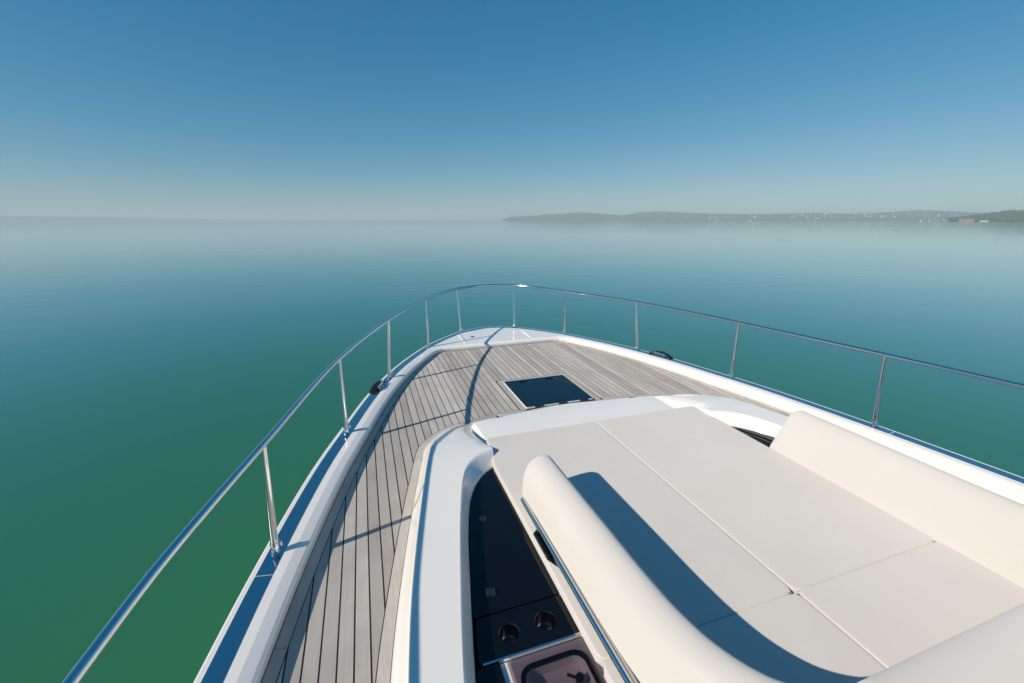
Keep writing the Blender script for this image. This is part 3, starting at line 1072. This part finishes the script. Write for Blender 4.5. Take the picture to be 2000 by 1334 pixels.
rb_up = [tuple(p / KS + np.array([0.002, 0])) for p in RB if p[1] > 1.462 * KS]
MB().prism(Q([(0.319, 1.456)] + rb_up + [(0.765, 2.59), (0.7545, 1.456)]), CZ - 0.012, CZ).build('glass_panel', 'black_glass', console, smooth=False)
CUPS = ((0.444, 1.343, 0.044), (0.611, 1.347, 0.048))
p2 = MB().prism(Q([(0.322, 1.436), (0.334, 1.447), (0.738, 1.447), (0.7475, 1.438), (0.7405, 1.262), (0.729, 1.250), (0.298, 1.250), (0.289, 1.260)]), CZ - 0.012, CZ, [Q(circ(*c))[::-1] for c in CUPS])
p2.build('glass_panel', 'black_glass', console, smooth=False)
for cx_, cy_, r in CUPS:
    lo = [[(x_, y_, z) for x_, y_ in Q(circ(cx_, cy_, rr))] for rr, z in ((r + 0.0005, CZ - 0.002), (r - 0.001, CZ - 0.003), (r - 0.003, CZ - 0.060), (r - 0.008, CZ - 0.066), (0.002, CZ - 0.067))]
    MB().loft(lo, closed=True).build('cup_holder', 'cup_metal', console)
MB().prism(Q([(0.272, 1.222), (0.280, 1.233), (0.358, 1.233), (0.366, 1.225), (0.366, 0.5), (0.185, 0.5)]), CZ - 0.012, CZ).build('glass_panel', 'black_glass', console, smooth=False)
MB().prism(Q([(0.302, 1.2375), (0.737, 1.2375), (0.737, 1.2465), (0.302, 1.2465)]), CZ - 0.01, CZ + 0.004).build('steel_bar', 'steel', console, smooth=False)
# hinges on the long panel
for lx, ly, a in ((0.523, 2.071, 12), (0.424, 1.561, 10)):
    hg = empty('hinge', (lx * KS, ly * KS, CZ + 0.0005))
    hg.parent = console
    hg.rotation_euler = (0, 0, R(-a))
    for x0_, x1_ in ((-0.023, -0.004), (0.005, 0.023)):
        MB().prism(rrect(x0_, x1_, -0.023, 0.023, 0.007, 4), 0, 0.004).prism(rrect(x0_ + 0.003, x1_ - 0.003, -0.019, 0.019, 0.005, 4), 0.0035, 0.0065).build('leaf', 'latch_grey', hg, smooth=False)
    kn = MB()
    for q in range(5):
        kn.tube([(0.0005, -0.021 + q * 0.0088, 0.004), (0.0005, -0.0145 + q * 0.0088, 0.004)], 0.0042, 10)
    kn.build('knuckle', 'dark_metal', hg)
# sink: white basin, tap and tinted lid with rubber seal
sink = MB()
sink.prism(Q([(0.37, 1.236), (0.3705, 0.5), (0.75, 0.5), (0.748, 1.236)]), CZ - 0.03, CZ - 0.014, [Q(rrect(0.435, 0.700, 0.55, 1.185, 0.055))[::-1]])
lo = [[(x_, y_, z) for x_, y_ in Q(rrect(0.435 + i_, 0.700 - i_, 0.55 + i_, 1.185 - i_, 0.05))] for i_, z in ((0, CZ - 0.014), (0.004, CZ - 0.03), (0.010, CZ - 0.055), (0.022, CZ - 0.064))]
sink.loft(lo, closed=True, cap1=True)
fix_normals(sink.build('sink_basin', 'basin', console))
MB().prism(Q(rrect(0.424, 0.712, 0.54, 1.197, 0.062)), CZ - 0.0138, CZ - 0.0065, [Q(rrect(0.442, 0.694, 0.558, 1.179, 0.046))[::-1]]).build('seal', 'gasket', console, smooth=False)
MB().prism(Q([(0.395, 1.222), (0.402, 1.229), (0.726, 1.229), (0.735, 1.221), (0.748, 0.5), (0.395, 0.5)]), CZ - 0.005, CZ).build('tinted_lid', 'tinted_acrylic', console, smooth=False)
tap = MB()
tx_, ty_ = 0.648 * KS, 1.095 * KS
tap.tube([(tx_, ty_, CZ - 0.065), (tx_, ty_, CZ - 0.020)], 0.016, 20)
tap.tube([(tx_, ty_, CZ - 0.028), (tx_ - 0.038, ty_ + 0.03, CZ - 0.028)], 0.006, 10)
tap.tube([(tx_, ty_, CZ - 0.05), (tx_ - 0.05, ty_ - 0.07, CZ - 0.05), (tx_ - 0.065, ty_ - 0.10, CZ - 0.065)], 0.009, 10)
tap.build('tap', 'dark_metal', console)
# well beneath the panels
MB().prism([(0.03, -0.6)] + [tuple(p - np.array([0.012, 0])) for p in RB if p[1] > -0.55] + [(0.72, 2.50), (0.72, -0.6)], -0.06, -0.05).build('floor', 'black_plastic', console, smooth=False)
# dark pull recess under the foot of the bolster
MB().prism([(0.7065, 1.56), (0.735, 1.50), (0.752, 1.47), (0.752, 1.78), (0.7065, 1.74)], 0.150, 0.1625).build('pull_recess', 'black_glass', console, smooth=False)
MB().box(0.703, 0.709, 1.574, 1.579, 0.150, 0.1635).build('pull_post', 'steel', console, smooth=False)
# starboard recess: black glass lid with a grab bar
sp = mir(RB)
MB().prism([(2.645, -0.6), (3.27, -0.6)] + [tuple(p - np.array([0.002, 0])) for p in sp if p[1] > -0.55] + [(2.645, 2.49)], CZ - 0.014, CZ).build('glass_panel', 'black_glass', console, smooth=False)
MB().tube([(2.70, 2.42, CZ + 0.004), (2.79, 2.2, CZ + 0.004), (2.88, 1.7, CZ + 0.004), (2.95, 0.9, CZ + 0.004)], 0.005, 10).build('grab_bar', 'black_plastic', console)

# ---- guard rail
RAIL = [(-0.86, -0.4), (-0.80, 0.3), (-0.722, 1.029), (-0.682, 1.351), (-0.624, 1.657), (-0.527, 2.118), (-0.251, 3.391), (0.175, 4.63), (0.465, 5.28), (0.718, 5.77), (1.022, 6.26), (1.322, 6.59), (1.70, 6.80), (2.09, 6.79), (2.46, 6.51),
        (2.826, 5.836), (3.10, 5.27), (3.319, 4.729), (3.50, 4.07), (3.636, 3.405), (3.84, 2.127), (3.927, 1.382), (4.02, 0.3), (4.07, -0.4)]
RZ = 0.70
rz = lambda y: 0.70 + 0.024 * min(max((y - 4.4) / 2.2, 0), 1)
rail_pts = catmull([(x_ * (1.72 - rz(y_)) / 1.02, y_ * (1.72 - rz(y_)) / 1.02, rz(y_)) for x_, y_ in RAIL], 260)
rail = part(MB().tube([tuple(p) for p in rail_pts], 0.0158, 18), 'guard_rail', 'steel', angle=60)


def rail_at(i_near):
    k_ = int(np.argmin(np.linalg.norm(rail_pts[:, :2] - np.array(i_near), axis=1)))
    return rail_pts[k_], (rail_pts[min(k_ + 1, 259)] - rail_pts[max(k_ - 1, 0)])


for s_ in ((-0.188, 3.658), (3.578, 3.689)):
    p, t = rail_at(s_)
    t = t / np.linalg.norm(t)
    sl_ = MB().tube([tuple(p - t * 0.045), tuple(p + t * 0.045)], 0.0186, 18)
    sl_.tube([tuple(p - t * 0.012 - np.array([0, 0, 0.010])), tuple(p - t * 0.012 - np.array([0, 0, 0.024]))], 0.006, 8)
    sl_.build('sleeve', 'steel', rail)
p, t = rail_at((-0.68, 1.352))
MB().tube([tuple(p + np.array([-0.006, 0.0, 0.010])), tuple(p + np.array([-0.0095, 0.0, 0.0150]))], 0.005, 10).build('screw', 'steel', rail)

# stanchions: (base x, y) on the strip and (top x, y) under the rail
ST = [((-0.77, 0.75), (-0.757, 0.72)), ((-0.547, 2.102), (-0.520, 2.13)), ((-0.255, 3.361), (-0.25, 3.40)), ((0.164, 4.607), (0.176, 4.64)), ((0.698, 5.715), (0.708, 5.728)), ((1.279, 6.40), (1.29, 6.485)),
      ((2.215, 6.40), (2.265, 6.56)), ((2.816, 5.756), (2.79, 5.755)), ((3.289, 4.623), (3.312, 4.70)), ((3.638, 3.366), (3.638, 3.39)), ((3.860, 2.102), (3.84, 2.10)), ((4.04, 0.75), (4.0, 0.8))]
strip_mid = offset2(OUT, 0.072)
for bxy, txy in ST:
    k_ = int(np.argmin(np.linalg.norm(strip_mid - np.array(bxy), axis=1)))
    bx_, by_ = strip_mid[k_]
    rp_, rt_ = rail_at((bx_, by_))
    # stand the post square under the rail
    kk = int(np.argmin(np.linalg.norm(rail_pts[:, :2] - np.array(txy), axis=1)))
    top = Vector((rail_pts[kk][0], rail_pts[kk][1], rail_pts[kk][2] - 0.002))
    bz = zc(by_) + 0.0035
    bot = Vector((bx_, by_, bz))
    ax = top - bot
    pst = MB()
    fr_ = [0.085, 0.25, 0.5, 0.75, 0.93, 1.0]
    rr_ = [0.0182, 0.0176, 0.0162, 0.0146, 0.0134, 0.0136]
    pst.tube([tuple(bot + ax * q) for q in fr_], rr_, 16)
    so_o = part(pst, 'stanchion', 'steel', angle=50)
    so_o.name = 'stanchion'
    u_ = ax.normalized()
    MB().tube([tuple(bot), tuple(bot + u_ * 0.004), tuple(bot + u_ * 0.006), tuple(bot + u_ * 0.042), tuple(bot + u_ * 0.046)], [0.0235, 0.0235, 0.0185, 0.0175, 0.014], 18).build('base_socket', 'steel', so_o, angle=40)
    inb = Vector((1.7 - bx_, 3.5 - by_, 0)).normalized()
    cl = MB()
    cl.tube([tuple(bot + u_ * 0.044), tuple(bot + u_ * 0.064)], 0.0205, 18)
    side = Vector((1, 0, 0)) if bx_ < 1.7 else Vector((-1, 0, 0))
    c0 = bot + u_ * 0.052 + side * 0.016
    cl.tube([tuple(c0 + Vector((0, 0, 0.012))), tuple(c0 + side * 0.010 + Vector((0, 0, 0.006))), tuple(c0 + side * 0.012 - Vector((0, 0, 0.016)))], [0.006, 0.009, 0.006], 10)
    cl.build('collar', 'steel', so_o, angle=40)


# ---- arched fairleads with mooring cleats, one each side
def fairlead(y_mid, port):
    k_ = [i for i in (range(0, 400) if port else range(800, 400, -1)) if OUT[i, 1] > y_mid][0]
    c = strip_mid[k_]
    t = OUT[k_ + 3] - OUT[k_ - 3]
    t = t / np.linalg.norm(t)
    nrm = np.array([t[1], -t[0]])          # inboard
    z0 = zc(c[1]) + 0.004
    fr = empty('mooring_fairlead')
    fr.parent = yacht
    place(fr)

    def P(u_, v_, w_):
        return (c[0] + t[0] * u_ + nrm[0] * v_, c[1] + t[1] * u_ + nrm[1] * v_, z0 + w_)
    # arched strap, slightly crowned
    lo = []
    for i in range(25):
        q = -1 + 2 * i / 24
        u_ = q * 0.165
        hgt = 0.052 * (1 - abs(q) ** 2.2) ** 0.9 + 0.001
        th = 0.008
        o0, o1 = -0.055, 0.012
        lo.append([P(u_, o0, hgt * 0.86), P(u_, o0 + 0.012, hgt + 0.002), P(u_, (o0 + o1) / 2, hgt + 0.004), P(u_, o1 - 0.008, hgt + 0.001), P(u_, o1, hgt * 0.94), P(u_, o1 - 0.003, max(hgt - th, 0)), P(u_, o0 + 0.003, max(hgt * 0.86 - th, 0))])
    fix_normals(MB().loft(lo, closed=True, cap0=True, cap1=True).build('strap', 'black_plastic', fr, angle=45))
    bp_ = [P(a_, b_, 0)[:2] for a_, b_ in ((-0.10, -0.02), (0.10, -0.02), (0.10, 0.034), (-0.10, 0.034))]
    if not port:
        pass
    fix_normals(MB().prism(bp_, z0 - 0.001, z0 + 0.006).build('base_plate', 'black_plastic', fr, smooth=False))
    cl = MB()
    for a_ in (-0.055, 0.0, 0.055):
        cl.tube([P(a_, 0.012, 0.005), P(a_, 0.012, 0.034)], [0.009, 0.007], 12)
    cl.tube([P(-0.095, 0.012, 0.036), P(-0.06, 0.012, 0.040), P(0.06, 0.012, 0.040), P(0.095, 0.012, 0.036)], [0.005, 0.008, 0.008, 0.005], 12)
    cl.tube([P(-0.10, 0.028, 0.010), P(0.10, 0.028, 0.010)], 0.004, 8)
    cl.build('cleat', 'steel', fr)
    return fr


fairlead(4.33, True)
fairlead(4.30, False)

# tiny drops and scuppers on the port deck margin
wd = MB()
rq = random.Random(2)
for _ in range(9):
    q = rq.random()
    wd.tube([(-0.20 + q * 0.06 + rq.uniform(-0.012, 0.012), 2.75 + q * 0.25, 0.0005), (-0.20 + q * 0.06 + rq.uniform(-0.012, 0.012), 2.75 + q * 0.25, 0.003)], rq.uniform(0.002, 0.0045), 8)


# ================================================================== cushions (loose, lie on the plinth)
def cushion(name, poly, z0, z1, r, label, group, crown=0.006, rc=0.03):
    """soft slab: rounded plan corners, rolled edges, a slightly crowned top"""
    # round plan corners
    P_ = []
    m_ = len(poly)
    for i in range(m_):
        p, a, c = Vector(poly[i]), Vector(poly[i - 1]), Vector(poly[(i + 1) % m_])
        da, dc = (a - p), (c - p)
        ra = min(rc, da.length * 0.45)
        rb_ = min(rc, dc.length * 0.45)
        p0, p1 = p + da.normalized() * ra, p + dc.normalized() * rb_
        for k_ in range(6):
            t = k_ / 5
            P_.append((p0 * (1 - t) ** 2 + p * (2 * t * (1 - t)) + p1 * t * t))
    cen = sum(P_, Vector((0, 0))) / len(P_)
    # dense outline
    A = np.array([tuple(p) for p in P_ + [P_[0]]])
    A = resample(A, 161)[:-1]
    T = np.roll(A, -1, 0) - np.roll(A, 1, 0)
    T /= np.linalg.norm(T, axis=1)[:, None]
    area = np.sum(A[:, 0] * np.roll(A[:, 1], -1) - np.roll(A[:, 0], -1) * A[:, 1])
    N = np.stack([-T[:, 1], T[:, 0]], 1) * (1 if area > 0 else -1)
    lo = []
    lo.append([(p[0], p[1], z0) for p in A + N * r * 0.5])
    lo.append([(p[0], p[1], z0 + r * 0.5) for p in A + N * 0.001])
    lo.append([(p[0], p[1], z1 - r) for p in A])
    for k_ in range(1, 7):
        a = math.pi / 2 * k_ / 6
        lo.append([(p[0], p[1], z1 - r + r * math.sin(a)) for p in A + N * r * (1 - math.cos(a))])
    last = A + N * r
    for s in (0.97, 0.92, 0.82, 0.65, 0.45, 0.22):
        lo.append([(cen[0] + (p[0] - cen[0]) * s, cen[1] + (p[1] - cen[1]) * s, z1 + crown * (1 - s ** 4)) for p in last])
    root = empty(name, (cen[0], cen[1], z0))
    mb = MB().loft(lo, closed=True, cap1=True)
    mb.f.append(tuple(range(159, -1, -1)))
    o = fix_normals(mb.build('cover', 'vinyl', root, angle=60))
    o.matrix_parent_inverse = Matrix.Translation((-cen[0], -cen[1], -z0))
    # piping along the rolled edge
    pi_ = [tuple((*(A[i] + N[i] * (0.0005)), z1 - r * 1.05)) for i in range(160)]
    tb = MB().tube(pi_ + [pi_[0]], 0.0022, 6, cap=False).build('piping', 'vinyl', root)
    tb.matrix_parent_inverse = Matrix.Translation((-cen[0], -cen[1], -z0))
    tag(root, label, 'cushion', group)
    return root


G = 'flat cushions of the sun pad'
YT = 1.042
cushion('sun_pad_cushion', [(0.698, YT + 0.001), (1.664, YT + 0.001), (1.664, 2.805), (0.748, 2.812), (0.735, 2.66), (0.701, 2.45)], 0.099, 0.155, 0.009, 'long cream sun pad cushion beside the black console, partly in the bolster shadow', G)
cushion('sun_pad_cushion', [(1.6665, YT + 0.001), (2.642, YT + 0.001), (2.638, 2.42), (2.630, 2.80), (1.6665, 2.805)], 0.099, 0.1565, 0.009, 'long cream sun pad cushion on the starboard half, fully in the sun', G)
cushion('sun_pad_cushion', [(0.698, -0.45), (1.672, -0.45), (1.672, YT - 0.001), (0.698, YT - 0.001)], 0.099, 0.155, 0.009, 'short cream cushion in the curve of the port bolster, mostly in its shadow', G)
cushion('sun_pad_cushion', [(1.6745, -0.45), (2.642, -0.45), (2.642, YT - 0.001), (1.6745, YT - 0.001)], 0.099, 0.157, 0.009, 'short cream cushion between the starboard bolster and the aft bolster', G)


def bolster(name, path, prof, label, ends=(True, True), rc=0.06, flip=1):
    """padded back rest swept along a plan path; prof = [(across, z)], across measured to the right of the walk"""
    A = catmull(path, 90)
    T = np.gradient(A, axis=0)
    T /= np.linalg.norm(T, axis=1)[:, None]
    N = np.stack([T[:, 1], -T[:, 0]], 1) * flip
    s = np.concatenate([[0], np.cumsum(np.linalg.norm(np.diff(A, axis=0), axis=1))])
    pr_ = catmull(prof, 40)
    z0 = min(p[1] for p in prof)
    vm = float(np.mean(pr_[:, 0]))
    root = empty(name, (A[0][0], A[0][1], z0))
    lo = []
    extra = [0.0, 0.004, 0.012, 0.025, 0.045, 0.07, 0.10, 0.14]
    S_ = sorted(set([round(float(q), 5) for q in s] + ([round(q, 5) for q in extra] if ends[0] else []) + ([round(float(s[-1]) - q, 5) for q in extra] if ends[1] else [])))
    for q in S_:
        c = np.array([np.interp(q, s, A[:, 0]), np.interp(q, s, A[:, 1])])
        n_ = np.array([np.interp(q, s, N[:, 0]), np.interp(q, s, N[:, 1])])
        n_ /= np.linalg.norm(n_)
        e_ = 1.0
        if ends[0] and q < rc:
            e_ = min(e_, math.sqrt(max(1 - (1 - q / rc) ** 2, 0)))
        if ends[1] and s[-1] - q < rc:
            e_ = min(e_, math.sqrt(max(1 - (1 - (s[-1] - q) / rc) ** 2, 0)))
        la, hz_ = 0.84 + 0.16 * e_, 0.80 + 0.20 * e_
        lo.append([(c[0] + n_[0] * (vm + (p[0] - vm) * la), c[1] + n_[1] * (vm + (p[0] - vm) * la), z0 + (p[1] - z0) * hz_) for p in pr_])
    o = fix_normals(MB().loft(lo, closed=True, cap0=True, cap1=True).build('cover', 'vinyl', root, angle=60))
    o.matrix_parent_inverse = Matrix.Translation((-A[0][0], -A[0][1], -z0))
    tag(root, label, 'bolster', 'back rest bolsters round the sun pad')
    return root


b_port = bolster('back_bolster', [(0.880, 2.06), (0.882, 1.8), (0.886, 1.4), (0.888, 1.1), (0.90, 0.92), (0.935, 0.77), (1.01, 0.64), (1.12, 0.56), (1.235, 0.53)],
                 [(0.118, 0.158), (-0.105, 0.158), (-0.126, 0.18), (-0.128, 0.25), (-0.113, 0.345), (-0.08, 0.402), (-0.035, 0.430), (0.008, 0.434), (0.034, 0.418), (0.053, 0.38), (0.073, 0.30), (0.105, 0.2)],
                 'cream bolster curving along the black console, with a steel rail at its foot', flip=-1)
bolster('back_bolster', [(2.70, 2.04), (2.70, 1.6), (2.70, 1.0), (2.70, 0.2)],
        [(0.065, 0.145), (-0.20, 0.145), (-0.215, 0.18), (-0.215, 0.33), (-0.195, 0.395), (-0.155, 0.425), (-0.11, 0.425), (-0.073, 0.395), (-0.04, 0.335), (0.025, 0.225), (0.062, 0.165)],
        'straight cream bolster along the starboard side of the sun pad, its inner face sunlit')
bolster('back_bolster', [(1.245, 0.515), (1.7, 0.515), (2.2, 0.515), (2.62, 0.515)],
        [(-0.105, 0.158), (-0.085, 0.30), (-0.070, 0.38), (-0.046, 0.422), (-0.005, 0.440), (0.06, 0.437), (0.17, 0.405), (0.28, 0.345), (0.33, 0.25), (0.33, 0.158)],
        'pale bolster closing the after end of the sun pad', rc=0.05)

# steel rail at the foot of the port bolster
foot = part(MB().tube([(0.744, 2.0, 0.178), (0.740, 1.99, 0.186), (0.740, 1.6, 0.186), (0.740, 1.0, 0.186), (0.742, 0.3, 0.186)], 0.0145, 16), 'foot_rail', 'steel')
part(MB().prism([(0.7525, 0.3), (0.762, 0.3), (0.762, 1.98), (0.7525, 1.98)], 0.160, 0.201), 'rail_backing', 'satin_metal', smooth=False)
for yy in (0.86, 1.45):
    MB().tube([(0.740, yy, 0.178), (0.744, yy, 0.166), (0.756, yy, 0.162)], 0.007, 10).build('bracket', 'steel', foot)
